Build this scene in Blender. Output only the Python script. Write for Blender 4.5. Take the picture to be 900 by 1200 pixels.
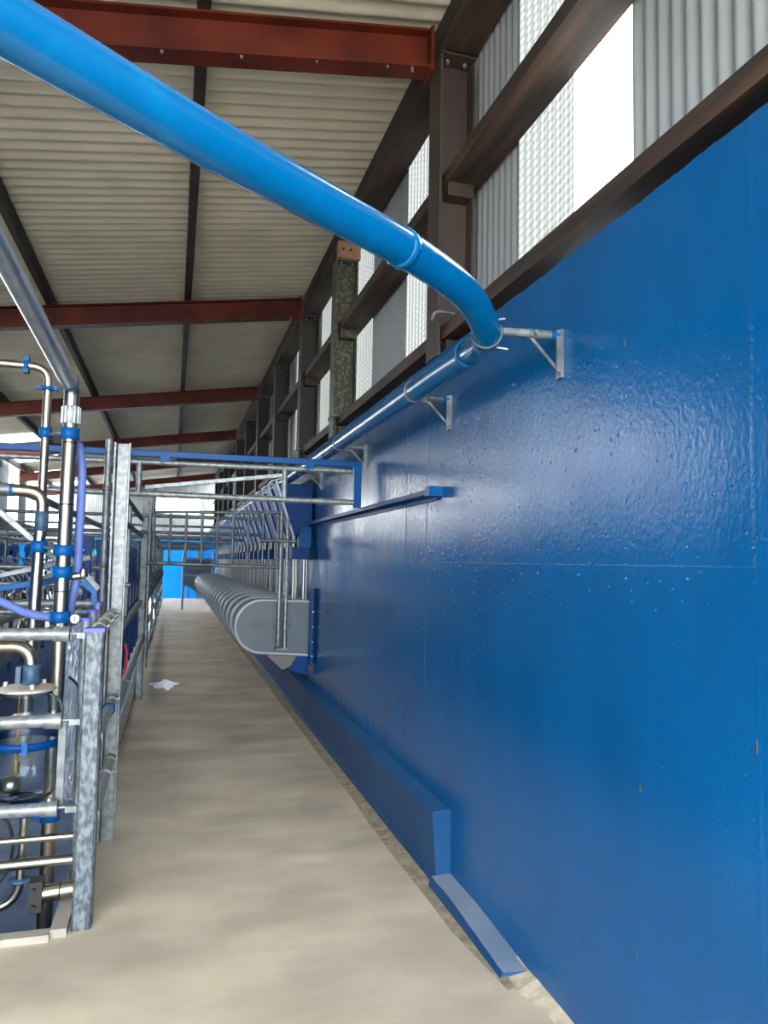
import bpy, math, random
from mathutils import Vector, Matrix
random.seed(7)
PI = math.pi
S = bpy.context.scene
for o in list(bpy.data.objects): bpy.data.objects.remove(o)

# ---------------------------------------------------------------- camera
cam_d = bpy.data.cameras.new('camera'); cam = bpy.data.objects.new('camera', cam_d)
S.collection.objects.link(cam); S.camera = cam
F = 850.0
dz = Vector((-247, 55, F)).normalized()
X = (F*F + 55*(55 + .0185*247)) / (247 - 55*.0185)
dx = Vector((X, 55 + .0185*(X+247), F)).normalized()
up = dz.cross(dx).normalized()
if up.y > 0: up = -up
# rows of camera axes in world coordinates (world x,y,z = dx,dz,up)
cr = Vector((dx.x, dz.x, up.x)); cd = Vector((dx.y, dz.y, up.y)); cf = Vector((dx.z, dz.z, up.z))
m = Matrix(((cr.x, -cd.x, -cf.x, 0), (cr.y, -cd.y, -cf.y, 0), (cr.z, -cd.z, -cf.z, 1.6), (0, 0, 0, 1)))
cam.matrix_world = m
cam_d.sensor_fit = 'HORIZONTAL'; cam_d.sensor_width = 36; cam_d.lens = F/900*36
cam_d.clip_start = .05; cam_d.clip_end = 300

# ---------------------------------------------------------------- world, exposure
W = bpy.data.worlds.new('sky'); S.world = W; W.use_nodes = True
bg = W.node_tree.nodes['Background']; bg.inputs[0].default_value = (.93, .97, 1, 1); bg.inputs[1].default_value = 8.0
S.view_settings.view_transform = 'Standard'; S.view_settings.look = 'None'
S.view_settings.gamma = 1; S.view_settings.use_curve_mapping = False
S.view_settings.exposure = 1.06

# ---------------------------------------------------------------- materials
def lin(c):
    return tuple((v/255/12.92 if v/255 <= .04045 else ((v/255+.055)/1.055)**2.4) for v in c) + (1,)
def mat(name, col, rough=.5, metal=0., col2=None, nscale=6., bump=0., bscale=30., spec=.5, stretch=None, alpha=None, trans=0., coat=0., detail=4., lo=.35, hi=.65):
    M = bpy.data.materials.new(name); M.use_nodes = True
    N = M.node_tree.nodes; L = M.node_tree.links; b = N['Principled BSDF']
    b.inputs['Base Color'].default_value = lin(col); b.inputs['Roughness'].default_value = rough
    b.inputs['Metallic'].default_value = metal; b.inputs['Specular IOR Level'].default_value = spec
    b.inputs['Transmission Weight'].default_value = trans; b.inputs['Coat Weight'].default_value = coat
    geo = N.new('ShaderNodeNewGeometry'); mp = N.new('ShaderNodeMapping'); L.new(geo.outputs['Position'], mp.inputs[0])
    if stretch: mp.inputs['Scale'].default_value = stretch
    if col2:
        n = N.new('ShaderNodeTexNoise'); n.inputs['Scale'].default_value = nscale; n.inputs['Detail'].default_value = detail
        L.new(mp.outputs[0], n.inputs['Vector'])
        r = N.new('ShaderNodeValToRGB'); r.color_ramp.elements[0].position = lo; r.color_ramp.elements[1].position = hi
        r.color_ramp.elements[0].color = lin(col); r.color_ramp.elements[1].color = lin(col2)
        L.new(n.outputs['Fac'], r.inputs[0]); L.new(r.outputs[0], b.inputs['Base Color'])
    if bump:
        n = N.new('ShaderNodeTexNoise'); n.inputs['Scale'].default_value = bscale; n.inputs['Detail'].default_value = 4
        L.new(mp.outputs[0], n.inputs['Vector'])
        k = N.new('ShaderNodeBump'); k.inputs['Strength'].default_value = bump; k.inputs['Distance'].default_value = .01
        L.new(n.outputs['Fac'], k.inputs['Height']); L.new(k.outputs[0], b.inputs['Normal'])
    return M
def translucent(name, col, seethrough, pattern):
    M = bpy.data.materials.new(name); M.use_nodes = True
    N = M.node_tree.nodes; L = M.node_tree.links; N.remove(N['Principled BSDF']); out = N['Material Output']
    t = N.new('ShaderNodeBsdfTranslucent'); t.inputs[0].default_value = lin(col)
    d = N.new('ShaderNodeBsdfDiffuse'); d.inputs[0].default_value = lin(col)
    tr = N.new('ShaderNodeBsdfTransparent'); tr.inputs[0].default_value = lin((250, 250, 250))
    m1 = N.new('ShaderNodeMixShader'); m1.inputs[0].default_value = .25; L.new(t.outputs[0], m1.inputs[1]); L.new(d.outputs[0], m1.inputs[2])
    m2 = N.new('ShaderNodeMixShader'); m2.inputs[0].default_value = seethrough; L.new(m1.outputs[0], m2.inputs[1]); L.new(tr.outputs[0], m2.inputs[2])
    if pattern:
        g = N.new('ShaderNodeNewGeometry'); sp = N.new('ShaderNodeSeparateXYZ'); L.new(g.outputs['Position'], sp.inputs[0])
        def wave(ax, k):
            a = N.new('ShaderNodeMath'); a.operation = 'MULTIPLY'; a.inputs[1].default_value = k; L.new(sp.outputs[ax], a.inputs[0])
            b = N.new('ShaderNodeMath'); b.operation = 'SINE'; L.new(a.outputs[0], b.inputs[0]); return b
        w1 = wave(1, 2*PI/.025)
        dg = N.new('ShaderNodeMath'); dg.operation = 'MULTIPLY_ADD'; dg.inputs[1].default_value = .7; L.new(sp.outputs[1], dg.inputs[0]); L.new(sp.outputs[2], dg.inputs[2])
        kk = N.new('ShaderNodeMath'); kk.operation = 'MULTIPLY'; kk.inputs[1].default_value = 2*PI/.045; L.new(dg.outputs[0], kk.inputs[0])
        w2 = N.new('ShaderNodeMath'); w2.operation = 'SINE'; L.new(kk.outputs[0], w2.inputs[0])
        s = N.new('ShaderNodeMath'); s.operation = 'ADD'; L.new(w1.outputs[0], s.inputs[0]); L.new(w2.outputs[0], s.inputs[1])
        r = N.new('ShaderNodeMapRange'); r.inputs[1].default_value = -1.6; r.inputs[2].default_value = 1.6
        r.inputs[3].default_value = .0; r.inputs[4].default_value = seethrough*1.8
        L.new(s.outputs[0], r.inputs[0]); L.new(r.outputs[0], m2.inputs[0])
    L.new(m2.outputs[0], out.inputs[0]); return M

GALV = mat('galvanised_steel', (106, 113, 116), .42, .45, (134, 141, 144), 28, .12, 60, lo=.4, hi=.6)
GALVD = mat('weathered_galvanised_steel', (82, 90, 94), .45, .55, (116, 124, 128), 14, .15, 40)
GALVS = mat('spangled_galvanised_post', (64, 73, 79), .5, .35, (110, 121, 129), 55, .2, 60, stretch=(1, 1, .5), lo=.4, hi=.64, detail=8)
STEEL = mat('stainless_steel', (158, 150, 136), .34, 1.)
SILV = mat('bright_zinc_pipe', (196, 200, 202), .3, .9, (214, 218, 220), 12, .05, 30)
STEELD = mat('brushed_stainless_steel', (150, 148, 142), .3, 1.)
RED = mat('red_oxide_beam', (66, 22, 16),   .5, 0, (94, 36, 20), 3, .1, 20, spec=.25)
COLM = mat('rusty_red_column', (40, 32, 29), .6, 0, (56, 44, 38), 4, .1, 25)
COLS = mat('dull_steel_column', (54, 56, 48), .6, .2, (92, 90, 68), 30, .15, 40, lo=.48, hi=.6)
COLD = mat('dark_brown_column', (32, 27, 23), .65, 0, (46, 38, 31), 5)
PURL = mat('dark_purlin', (26, 18, 16), .7, 0, (44, 30, 24), 5)
TIMB = mat('dark_stained_timber', (34, 25, 21), .75, 0, (78, 54, 40), 3.5, .2, 40, stretch=(3, .35, 3), lo=.42, hi=.72)
PINKT = mat('pale_sawn_timber', (120, 88, 70), .8, 0, (144, 112, 90), 8)
ROOFM = mat('fibre_cement_roof', (178, 173, 156), .8, 0, (192, 187, 171), 2.)
CLAD = mat('grey_cladding', (122, 128, 132), .6, 0, (136, 141, 144), 1.5)
BLUEP = mat('blue_painted_steel', (0, 66, 124), .35, 0, (4, 74, 134), 5, .05, 30, spec=.14)
NAVY = mat('navy_painted_steel', (0, 48, 104), .4, 0, (0, 54, 114), 6, spec=.14)
PIPEB = mat('blue_plastic_pipe', (0, 88, 142), .2, 0, (8, 104, 156), 9, .04, 30, spec=.5, lo=.55, hi=.8)
CLAMP = mat('blue_plastic_clamp', (0, 76, 138), .4, spec=.2)
CLAMPD = mat('worn_blue_rubber_sleeve', (36, 66, 92), .5, 0, (70, 96, 112), 40, lo=.5, hi=.7)
HOSE = mat('lavender_milk_hose', (90, 110, 172), .5, 0, spec=.25)
HOSEC = mat('clear_pale_hose', (190, 200, 214), .3, 0)
PALEG = mat('pale_galvanised_tube', (142, 144, 140), .5, .15, (162, 164, 160), 25, .1, 50)
RUB = mat('black_rubber', (20, 22, 26), .5)
PANEL = mat('grey_plastic_panel', (70, 84, 96), .45, 0, (76, 90, 102), 3)
PANELD = mat('dark_grey_inlay', (56, 68, 78), .4)
RIM = mat('pale_steel_rim', (150, 160, 166), .35, .3)
PALE = mat('pale_blue_grey_steel', (150, 168, 196), .4, .3)
TAPE = mat('violet_blue_tape', (78, 92, 214), .5)
WHITE = mat('white_plastic', (215, 215, 212), .5)
CONC = mat('pit_kerb_concrete', (136, 131, 122), .85, 0, (160, 154, 142), 6, .15, 30)
GLASS = mat('receiver_glass', (225, 235, 240), .03, 0, trans=1.); GLASS.node_tree.nodes['Principled BSDF'].inputs['IOR'].default_value = 1.3
LID = mat('cast_lid', (176, 166, 154), .45, .5, (206, 198, 186), 20)
REDP = mat('red_plastic', (176, 30, 40), .4)
BRASS = mat('brass_fitting', (150, 110, 60), .3, .9)
CLR = translucent('translucent_sheet', (74, 76, 74), .022, True)
CLRO = translucent('clear_sheet', (200, 204, 204), .5, False)
CLRL = translucent('pale_rooflight_sheet', (238, 240, 234), .6, False)

def floor_mat():
    M = mat('trowelled_concrete', (192, 179, 156), .6, 0, (226, 212, 186), 1.4, .12, 25, lo=.3, hi=.7, detail=8)
    N = M.node_tree.nodes; L = M.node_tree.links; b = N['Principled BSDF']
    geo = N.new('ShaderNodeNewGeometry'); mp = N.new('ShaderNodeMapping'); mp.inputs['Scale'].default_value = (1.0, 2.0, 1)
    L.new(geo.outputs['Position'], mp.inputs[0])
    n = N.new('ShaderNodeTexNoise'); n.inputs['Scale'].default_value = 1.3; n.inputs['Detail'].default_value = 6; L.new(mp.outputs[0], n.inputs['Vector'])
    r = N.new('ShaderNodeValToRGB'); r.color_ramp.elements[0].position = .36; r.color_ramp.elements[1].position = .62
    r.color_ramp.elements[0].color = (.7, .7, .72, 1); r.color_ramp.elements[1].color = (1, 1, 1, 1); L.new(n.outputs['Fac'], r.inputs[0])
    mx = N.new('ShaderNodeMix'); mx.data_type = 'RGBA'; mx.blend_type = 'MULTIPLY'; mx.inputs[0].default_value = 1
    old = b.inputs['Base Color'].links[0].from_socket
    L.new(old, mx.inputs[6]); L.new(r.outputs[0], mx.inputs[7]); L.new(mx.outputs[2], b.inputs['Base Color'])
    return M
FLOOR = floor_mat()
def wall_mat():
    M = bpy.data.materials.new('glossy_blue_wall_paint'); M.use_nodes = True
    N = M.node_tree.nodes; L = M.node_tree.links; b = N['Principled BSDF']
    b.inputs['Specular IOR Level'].default_value = .34
    geo = N.new('ShaderNodeNewGeometry'); sp = N.new('ShaderNodeSeparateXYZ'); L.new(geo.outputs['Position'], sp.inputs[0])
    def noise(scale, st, det=5):
        mp = N.new('ShaderNodeMapping'); mp.inputs['Scale'].default_value = st; L.new(geo.outputs['Position'], mp.inputs[0])
        n = N.new('ShaderNodeTexNoise'); n.inputs['Scale'].default_value = scale; n.inputs['Detail'].default_value = det
        L.new(mp.outputs[0], n.inputs['Vector']); return n.outputs['Fac']
    def mth(op, a, c=None, cl=False):
        k = N.new('ShaderNodeMath'); k.operation = op; k.use_clamp = cl
        for i, v in enumerate((a, c)):
            if v is None: continue
            if isinstance(v, (int, float)): k.inputs[i].default_value = v
            else: L.new(v, k.inputs[i])
        return k.outputs[0]
    r = N.new('ShaderNodeValToRGB'); r.color_ramp.elements[0].position = .3; r.color_ramp.elements[1].position = .7
    r.color_ramp.elements[0].color = lin((0, 69, 121)); r.color_ramp.elements[1].color = lin((0, 79, 134))
    L.new(noise(2.5, (1, 1, .6)), r.inputs[0]); L.new(r.outputs[0], b.inputs['Base Color'])
    rr = N.new('ShaderNodeMapRange'); rr.inputs[3].default_value = .13; rr.inputs[4].default_value = .24
    L.new(noise(7, (1, 1, .5)), rr.inputs[0]); L.new(rr.outputs[0], b.inputs['Roughness'])
    h = mth('ADD', mth('MULTIPLY', noise(70, (1, 1, .6)), 1.1), mth('MULTIPLY', noise(5, (1, 1.6, .35), 3), 1.3))
    def seam(c, w, d, src, gate=None):
        g = mth('SUBTRACT', 1, mth('DIVIDE', mth('ABSOLUTE', mth('SUBTRACT', src, c)), w), True)
        g = mth('MULTIPLY', g, d)
        if gate is not None: g = mth('MULTIPLY', g, gate)
        return g
    rough = mth('ADD', mth('MULTIPLY', noise(120, (1, 1, .8), 2), 2.2), -.5)
    for c, w, d, gt in ((1.478, .012, 1.1, rough), (3.93, .007, -1., None), (4.31, .007, -1., None), (5.1, .006, -.6, None), (5.9, .006, -.6, None), (6.7, .006, -.6, None)):
        h = mth('ADD', h, seam(c, w, d, sp.outputs[1], gt))
    h = mth('ADD', h, seam(1.605, .003, .2, sp.outputs[2]))
    vor = N.new('ShaderNodeTexVoronoi'); vor.inputs['Scale'].default_value = 22; L.new(geo.outputs['Position'], vor.inputs['Vector'])
    pit = mth('MULTIPLY', mth('SUBTRACT', .16, vor.outputs['Distance'], True), -9.)
    h = mth('ADD', h, pit)
    k = N.new('ShaderNodeBump'); k.inputs['Strength'].default_value = .22; k.inputs['Distance'].default_value = .006
    L.new(h, k.inputs['Height']); L.new(k.outputs[0], b.inputs['Normal'])
    return M
WALLB = wall_mat()
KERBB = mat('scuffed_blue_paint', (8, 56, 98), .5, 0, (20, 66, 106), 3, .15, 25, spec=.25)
KERBT = mat('lighter_kerb_top_paint', (28, 84, 134), .55, 0, (40, 96, 140), 3, .15, 25, spec=.3)  # lighter blue for the top face of the high kerb
KERBL = mat('pale_blue_grey_kerb_top', (104, 124, 148), .6, 0, (128, 142, 158), 3, .15, 25)  # pale grey-blue for the top face of the low kerb
PITB = mat('pit_blue_paint', (54, 94, 138), .5, 0, (86, 122, 162), 3)
ENDB = mat('daylit_blue_end_wall_paint', (0, 128, 214), .5, 0, (4, 136, 222), 2, spec=.2)  # blue raised so the far end's daylight sits in the colour

# ---------------------------------------------------------------- mesh builder
class MB:
    def __init__(s): s.v = []; s.f = []; s.sm = []; s.mi = []; s.m = 0
    def add(s, vs, fs, smooth=False):
        n = len(s.v); s.v += [tuple(v) for v in vs]
        for q in fs: s.f.append(tuple(i+n for i in q)); s.sm.append(smooth); s.mi.append(s.m)
        return s
    def box(s, x0, x1, y0, y1, z0, z1):
        return s.add([(x0,y0,z0),(x1,y0,z0),(x1,y1,z0),(x0,y1,z0),(x0,y0,z1),(x1,y0,z1),(x1,y1,z1),(x0,y1,z1)],
                     [(0,3,2,1),(4,5,6,7),(0,1,5,4),(1,2,6,5),(2,3,7,6),(3,0,4,7)])
    def prism(s, poly, d):           # poly: 3D points in a plane, extruded by d; outward winding decided by recalc
        n = len(poly); a = [Vector(p) for p in poly]; b = [p+Vector(d) for p in a]
        return s.add(a+b, [tuple(range(n-1, -1, -1)), tuple(range(n, 2*n))] + [(i, (i+1) % n, n+(i+1) % n, n+i) for i in range(n)])
    def bar(s, p0, p1, w, h, ref=(0, 0, 1), hollow=False):     # rectangular bar, w across, h along ref
        p0 = Vector(p0); p1 = Vector(p1); d = (p1-p0).normalized(); r = Vector(ref)
        if abs(d.dot(r)) > .98: r = Vector((0, 1, 0))
        a = d.cross(r).normalized(); b = a.cross(d).normalized(); c = min(w, h)*.12
        poly = [(-w/2+c, -h/2), (w/2-c, -h/2), (w/2, -h/2+c), (w/2, h/2-c), (w/2-c, h/2), (-w/2+c, h/2), (-w/2, h/2-c), (-w/2, -h/2+c)]
        return s.prism([p0+a*x+b*y for x, y in poly], p1-p0)
    def ibeam(s, p0, p1, depth, width, ref, tw=.010, tf=.014):
        p0 = Vector(p0); p1 = Vector(p1); d = (p1-p0).normalized(); r = Vector(ref)
        a = d.cross(r).normalized(); b = a.cross(d).normalized(); H = depth/2; Wd = width/2; t = tw/2
        poly = [(-Wd, -H), (Wd, -H), (Wd, -H+tf), (t, -H+tf), (t, H-tf), (Wd, H-tf), (Wd, H), (-Wd, H), (-Wd, H-tf), (-t, H-tf), (-t, -H+tf), (-Wd, -H+tf)]
        n = 12; A = [p0+a*x+b*y for x, y in poly]; B = [p+(p1-p0) for p in A]
        caps = [(0,1,2,11), (11,2,3,10), (10,3,4,9), (9,4,5,8), (8,5,6,7)]
        return s.add(A+B, [c[::-1] for c in caps] + [tuple(i+n for i in c) for c in caps] + [(i, (i+1) % n, n+(i+1) % n, n+i) for i in range(n)])
    def tube(s, pts, r, n=12, caps=True, closed=False):
        P = [Vector(p) for p in pts]; k = len(P); rs = r if isinstance(r, (list, tuple)) else [r]*k
        T = []
        for i in range(k):
            if closed: t = P[(i+1) % k]-P[i-1]
            else: t = P[min(i+1, k-1)]-P[max(i-1, 0)]
            T.append(t.normalized())
        u = T[0].orthogonal().normalized(); vs = []
        for i in range(k):
            u = (u-T[i]*u.dot(T[i])).normalized(); w = T[i].cross(u)
            sc = 1.
            for j in range(n):
                a = 2*PI*j/n; vs.append(P[i]+(u*math.cos(a)+w*math.sin(a))*rs[i])
        fs = []
        for i in range(k if closed else k-1):
            for j in range(n):
                q = (i+1) % k
                fs.append((i*n+j, i*n+(j+1) % n, q*n+(j+1) % n, q*n+j))
        s.add(vs, fs, True)
        if caps and not closed:
            s.add(vs[:n], [tuple(range(n-1, -1, -1))]); s.add(vs[-n:], [tuple(range(n))])
        return s
    def lathe(s, prof, c, axis=(0, 0, 1), n=32, caps=False):
        ax = Vector(axis).normalized(); u = ax.orthogonal().normalized(); w = ax.cross(u); c = Vector(c); vs = []
        for r, h in prof:
            for j in range(n):
                a = 2*PI*j/n; vs.append(c+ax*h+(u*math.cos(a)+w*math.sin(a))*max(r, 1e-4))
        fs = [(i*n+j, i*n+(j+1) % n, (i+1)*n+(j+1) % n, (i+1)*n+j) for i in range(len(prof)-1) for j in range(n)]
        s.add(vs, fs, True)
        if caps: s.add(vs[:n], [tuple(range(n-1, -1, -1))]); s.add(vs[-n:], [tuple(range(n))])
        return s
    def cyl(s, p0, p1, r, n=16): return s.tube([p0, p1], r, n)
def bend(pts, R, seg=8):             # polyline with rounded corners
    P = [Vector(p) for p in pts]; out = [P[0]]
    for i in range(1, len(P)-1):
        a = (P[i-1]-P[i]); b = (P[i+1]-P[i]); t = min(R, a.length*.49, b.length*.49)
        A = P[i]+a.normalized()*t; B = P[i]+b.normalized()*t
        for k in range(seg+1):
            u = k/seg; out.append(A*(1-u)**2+P[i]*2*u*(1-u)+B*u*u)
    out.append(P[-1]); return out

COL = S.collection
def thing(name, label, cat, loc, group=None):
    o = bpy.data.objects.new(name, None); COL.objects.link(o); o.location = loc; o.empty_display_size = .1
    o['label'] = label; o['category'] = cat
    if group: o['group'] = group
    o['_w'] = list(loc); return o
def obj(name, mb, m, parent=None, label=None):
    me = bpy.data.meshes.new(name)
    if parent is not None: org = Vector(parent['_w'])
    else:
        xs = [v[0] for v in mb.v]; ys = [v[1] for v in mb.v]; zs = [v[2] for v in mb.v]
        org = Vector(((min(xs)+max(xs))/2, (min(ys)+max(ys))/2, min(zs)))
    me.from_pydata([tuple(Vector(v)-org) for v in mb.v], [], mb.f)
    for i, p in enumerate(me.polygons): p.use_smooth = mb.sm[i]; p.material_index = mb.mi[i]
    for q in (m if isinstance(m, (list, tuple)) else [m]): me.materials.append(q)
    import bmesh
    b = bmesh.new(); b.from_mesh(me); bmesh.ops.recalc_face_normals(b, faces=b.faces); b.to_mesh(me); b.free()
    o = bpy.data.objects.new(name, me); COL.objects.link(o)
    o['_w'] = list(org)
    if parent is not None: o.parent = parent
    else: o.location = org
    if label: o['label'] = label
    return o
def tag(o, label, cat, group=None):
    o['label'] = label; o['category'] = cat
    if group: o['group'] = group
    return o
def struct(name, mb, m):
    o = obj(name, mb, m); o['kind'] = 'structure'; return o
def dup(root, off, label=None, group=None):
    r = root.copy(); COL.objects.link(r); r.location = Vector(root.location)+Vector(off)
    if label: r['label'] = label
    if group: r['group'] = group
    def rec(a, b):
        for ch in list(a.children):
            c = ch.copy(); COL.objects.link(c); c.parent = b; rec(ch, c)
    kids = list(root.children)
    for ch in kids:
        c = ch.copy(); COL.objects.link(c); c.parent = r
        for g in list(ch.children):
            d = g.copy(); COL.objects.link(d); d.parent = c
    return r
ORD = ['nearest', 'second', 'third', 'fourth', 'fifth', 'sixth', 'seventh', 'eighth', 'ninth', 'tenth', 'eleventh', 'twelfth', 'thirteenth',
       'fourteenth', 'fifteenth', 'sixteenth', 'seventeenth', 'eighteenth', 'nineteenth', 'twentieth', 'twenty-first', 'twenty-second', 'twenty-third', 'twenty-fourth', 'twenty-fifth']
def nth(i): return 'nearest the camera' if i == 0 else ORD[i]+' from the camera'

# ---------------------------------------------------------------- setting
WX = 1.39; YB = -2.4; YE = 31.0; MX = -1.40           # blue wall face, open end behind, end wall, mid line of the pit
LX = 2*MX-WX                                          # -4.19 left wall face
def roofz(x): return 4.73+.15*x
f = MB(); f.box(-.38, 1.70, 3.45, YE+1.5, -.15, 0); f.box(-4.5, 1.70, YB-6, 3.45, -.15, 0); f.box(-4.5, -2.42, 3.45, YE+1.5, -.15, 0)
f.box(-.40, -.38, 3.45, YE, -.9, -.01); f.box(-2.42, -2.40, 3.45, YE, -.9, -.01)
struct('floor', f, FLOOR)
p = MB(); p.box(-2.40, -.40, 3.45, YE, -.95, -.9); p.box(-2.41, -2.395, 3.45, YE, -.95, -.02); p.box(-2.40, -.40, 3.40, 3.45, -.9, -.02); p.box(-.405, -.39, 3.45, YE, -.95, -.02)
struct('trim_1', p, PITB)
p = MB(); p.box(-.44, -.375, 3.42, YE, -.01, .035); p.box(-2.42, -.44, 3.39, 3.45, -.01, .03)
struct('trim_2', p, CONC)
g = MB(); g.box(-60, -4.5, -60, 90, -.2, -.05); g.box(1.7, 60, -60, 90, -.2, -.05); g.box(-4.5, 1.7, YE+1.5, 90, -.2, -.05); g.box(-4.5, 1.7, -60, YB-6, -.2, -.05)
struct('floor_outside', g, CONC)

# blue wall with a slightly ragged top edge
w = MB(); ny = 160; ys = [YB+(YE-YB)*i/ny for i in range(ny+1)] ; ys = sorted(set(ys+[YB+.02*i for i in range(0, 450)]))
top = []; 
for y in ys: top.append(2.78+.0022*math.sin(y*9)+.0015*math.sin(y*31+1)+random.uniform(-.0015, .0015))
vs = []
for y, t in zip(ys, top): vs += [(WX, y, 0), (WX, y, t-.012), (WX+.012, y, t), (WX+.25, y, t), (WX+.25, y, 0)]
fs = []
for i in range(len(ys)-1):
    for j in range(4): fs.append((i*5+j, i*5+j+1, i*5+j+6, i*5+j+5))
w.add(vs, fs)
wr = struct('wall_right', w, WALLB)
d = MB()                                             # formwork plugs and pock marks standing on the wall face
for (y, z) in [(1.73, 1.66), (1.73, 1.57), (2.02, 1.66), (2.02, 1.565), (2.30, 1.66), (2.30, 1.57), (2.6, 1.66), (2.6, 1.57), (1.62, 1.80)]:
    d.lathe([(.006, 0), (.005, .003), (.0005, .005)], (WX, y, z), (-1, 0, 0), 8)
obj('plaster_plug', d, WALLB, wr)
d = MB()
for (y, z, a, b_) in [(2.02, 2.33, .006, .015), (2.5, 2.0, .003, .006), (1.95, .93, .007, .012), (1.485, 1.165, .004, .02), (2.63, 1.27, .003, .004), (1.97, .43, .004, .010), (3.42, 2.24, .006, .015), (3.3, 2.1, .004, .012), (3.7, 2.13, .007, .02)]:
    d.lathe([(1, 0), (.9, .0015), (.01, .002)], (0, 0, 0), (-1, 0, 0), 10)
    n = 30
    for k in range(len(d.v)-n, len(d.v)):
        vx, vy, vz = d.v[k]; d.v[k] = (WX+vx, y+vy*a, z+vz*b_)
obj('pock_mark', d, mat('dull_pock_mark', (40, 52, 66), .7), wr)

# corrugated sheets
def corr_wall(x, y0, y1, z0, z1f, pitch=.076, amp=.009):
    b = MB(); n = max(2, int((y1-y0)/pitch*8)); vs = []
    for i in range(n+1):
        y = y0+(y1-y0)*i/n; xx = x+amp*math.sin(2*PI*y/pitch); vs += [(xx, y, z0), (xx, y, z1f)]
    b.add(vs, [(2*i, 2*i+2, 2*i+3, 2*i+1) for i in range(n)], True); return b
CX = 1.665
segs = [(YB, 2.36, 0), (2.36, 2.78, 2), (2.78, 3.32, 1), (3.32, 4.72, 0), (4.72, 5.22, 1), (5.22, 6.22, 0), (6.22, 7.0, 1), (7.0, 7.95, 0), (7.95, 8.7, 1), (8.7, 9.9, 0), (9.9, 10.6, 1), (10.6, 11.9, 0),
        (11.9, 12.5, 1), (12.5, 14.2, 0), (14.2, 15.0, 1), (15, 17.6, 0), (17.6, 18.6, 1), (18.6, 21, 0), (21, 22, 1), (22, 25.2, 0), (25.2, 26.4, 1), (26.4, 29.6, 0)]
nw = 0; body = MB()
for y0, y1, k in segs:
    b = corr_wall(CX, y0, y1, 2.60, roofz(CX)+.01)
    if k == 0: body.add(b.v, b.f, True)
    else:
        nw += 1; struct('window_%d' % nw, b, CLR if k == 1 else CLRO)
struct('wall_right_upper', body, CLAD)
# left side wall: blue masonry below, cladding with translucent sheets above
b = MB(); b.box(LX-.2, LX, YB, 25, 0, 2.3); struct('wall_left', b, WALLB)
body = MB(); y = YB
k = 0
while y < 24.9:
    wd = 1.15 if k % 2 == 0 else 1.35
    y1 = min(y+wd, 25); b = corr_wall(LX-.1, y, y1, 2.2, roofz(LX-.1)+.01)
    if k % 2 and y > 8.5: nw += 1; struct('window_%d' % nw, b, CLRL)
    else: body.add(b.v, b.f, True)
    y = y1; k += 1
struct('wall_left_upper', body, CLAD)
# end wall
b = MB(); b.box(-4.4, 1.7, YE, YE+.15, 0, 2.42); struct('wall_end', b, ENDB)
b = MB()
def corr_end(b, x0, x1, z0, z1):
    n = max(2, int((x1-x0)/.076*6)); vs = []
    for i in range(n+1):
        x = x0+(x1-x0)*i/n; yy = YE+.1+.009*math.sin(2*PI*x/.076); vs += [(x, yy, z0), (x, yy, min(z1, roofz(x)))]
    b.add(vs, [(2*i, 2*i+2, 2*i+3, 2*i+1) for i in range(n)], True)
corr_end(b, -4.4, -2.3, 2.4, 9); corr_end(b, -2.3, 1.66, 2.4, 3.45); corr_end(b, 1.0, 1.66, 3.45, 9); corr_end(b, -2.3, -.75, 3.45, 9); corr_end(b, -.75, 1.0, 4.1, 9)
struct('wall_end_upper', b, CLAD)
b = MB(); corr_end(b, -.75, 1.0, 3.45, 4.1); nw += 1; struct('window_%d' % nw, b, CLRO)
# roof: fibre cement sheets, ribs running down the slope
def roof_sheet(y0, y1, x0, x1):
    b = MB(); pitch = .135; n = max(2, int((y1-y0)/pitch*8)); vs = []
    for i in range(n+1):
        y = y0+(y1-y0)*i/n; zz = .022*math.sin(2*PI*y/pitch)
        for x in (x0, x1): vs.append((x, y, roofz(x)+zz+.02))
    b.add(vs, [(2*i, 2*i+2, 2*i+3, 2*i+1) for i in range(n)], True); return b
struct('ceiling', roof_sheet(YB-.3, YE+.9, -3.0, 1.8), ROOFM)
low = MB(); y = YB-.3
while y < YE+.9:
    lit = y > 10 and int((y+3.3)/1.1) % 3 == 0; b = roof_sheet(y, y+1.1, -4.7, -3.0)
    if lit: nw += 1; struct('window_%d' % nw, b, CLRL)  # rooflight strips added to bring more light deep into the shed
    else: low.add(b.v, b.f, True)
    y += 1.1
struct('ceiling_lower_edge', low, ROOFM)

# kerb at the foot of the wall
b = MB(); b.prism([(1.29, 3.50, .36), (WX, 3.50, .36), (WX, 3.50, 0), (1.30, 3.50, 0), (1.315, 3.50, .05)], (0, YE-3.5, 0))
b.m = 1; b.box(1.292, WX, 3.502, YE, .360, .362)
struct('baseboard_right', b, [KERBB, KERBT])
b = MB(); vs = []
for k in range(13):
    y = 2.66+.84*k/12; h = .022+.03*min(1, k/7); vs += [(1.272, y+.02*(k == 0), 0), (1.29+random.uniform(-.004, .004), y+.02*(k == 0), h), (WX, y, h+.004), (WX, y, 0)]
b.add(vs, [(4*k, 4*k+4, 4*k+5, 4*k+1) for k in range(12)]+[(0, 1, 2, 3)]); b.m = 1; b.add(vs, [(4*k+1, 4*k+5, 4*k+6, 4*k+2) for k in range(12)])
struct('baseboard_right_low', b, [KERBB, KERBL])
b = MB(); pts = []
vs = []
for i in range(60):
    y = 2.62+i*.45 if i else 2.6
    j = .006*math.sin(i*1.3)+random.uniform(-.003, .003); vs += [(1.222+j+(0.05 if i == 0 else 0), y, .002), (1.3, y, .012)]
b.add(vs, [(2*i, 2*i+1, 2*i+3, 2*i+2) for i in range(59)])
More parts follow.
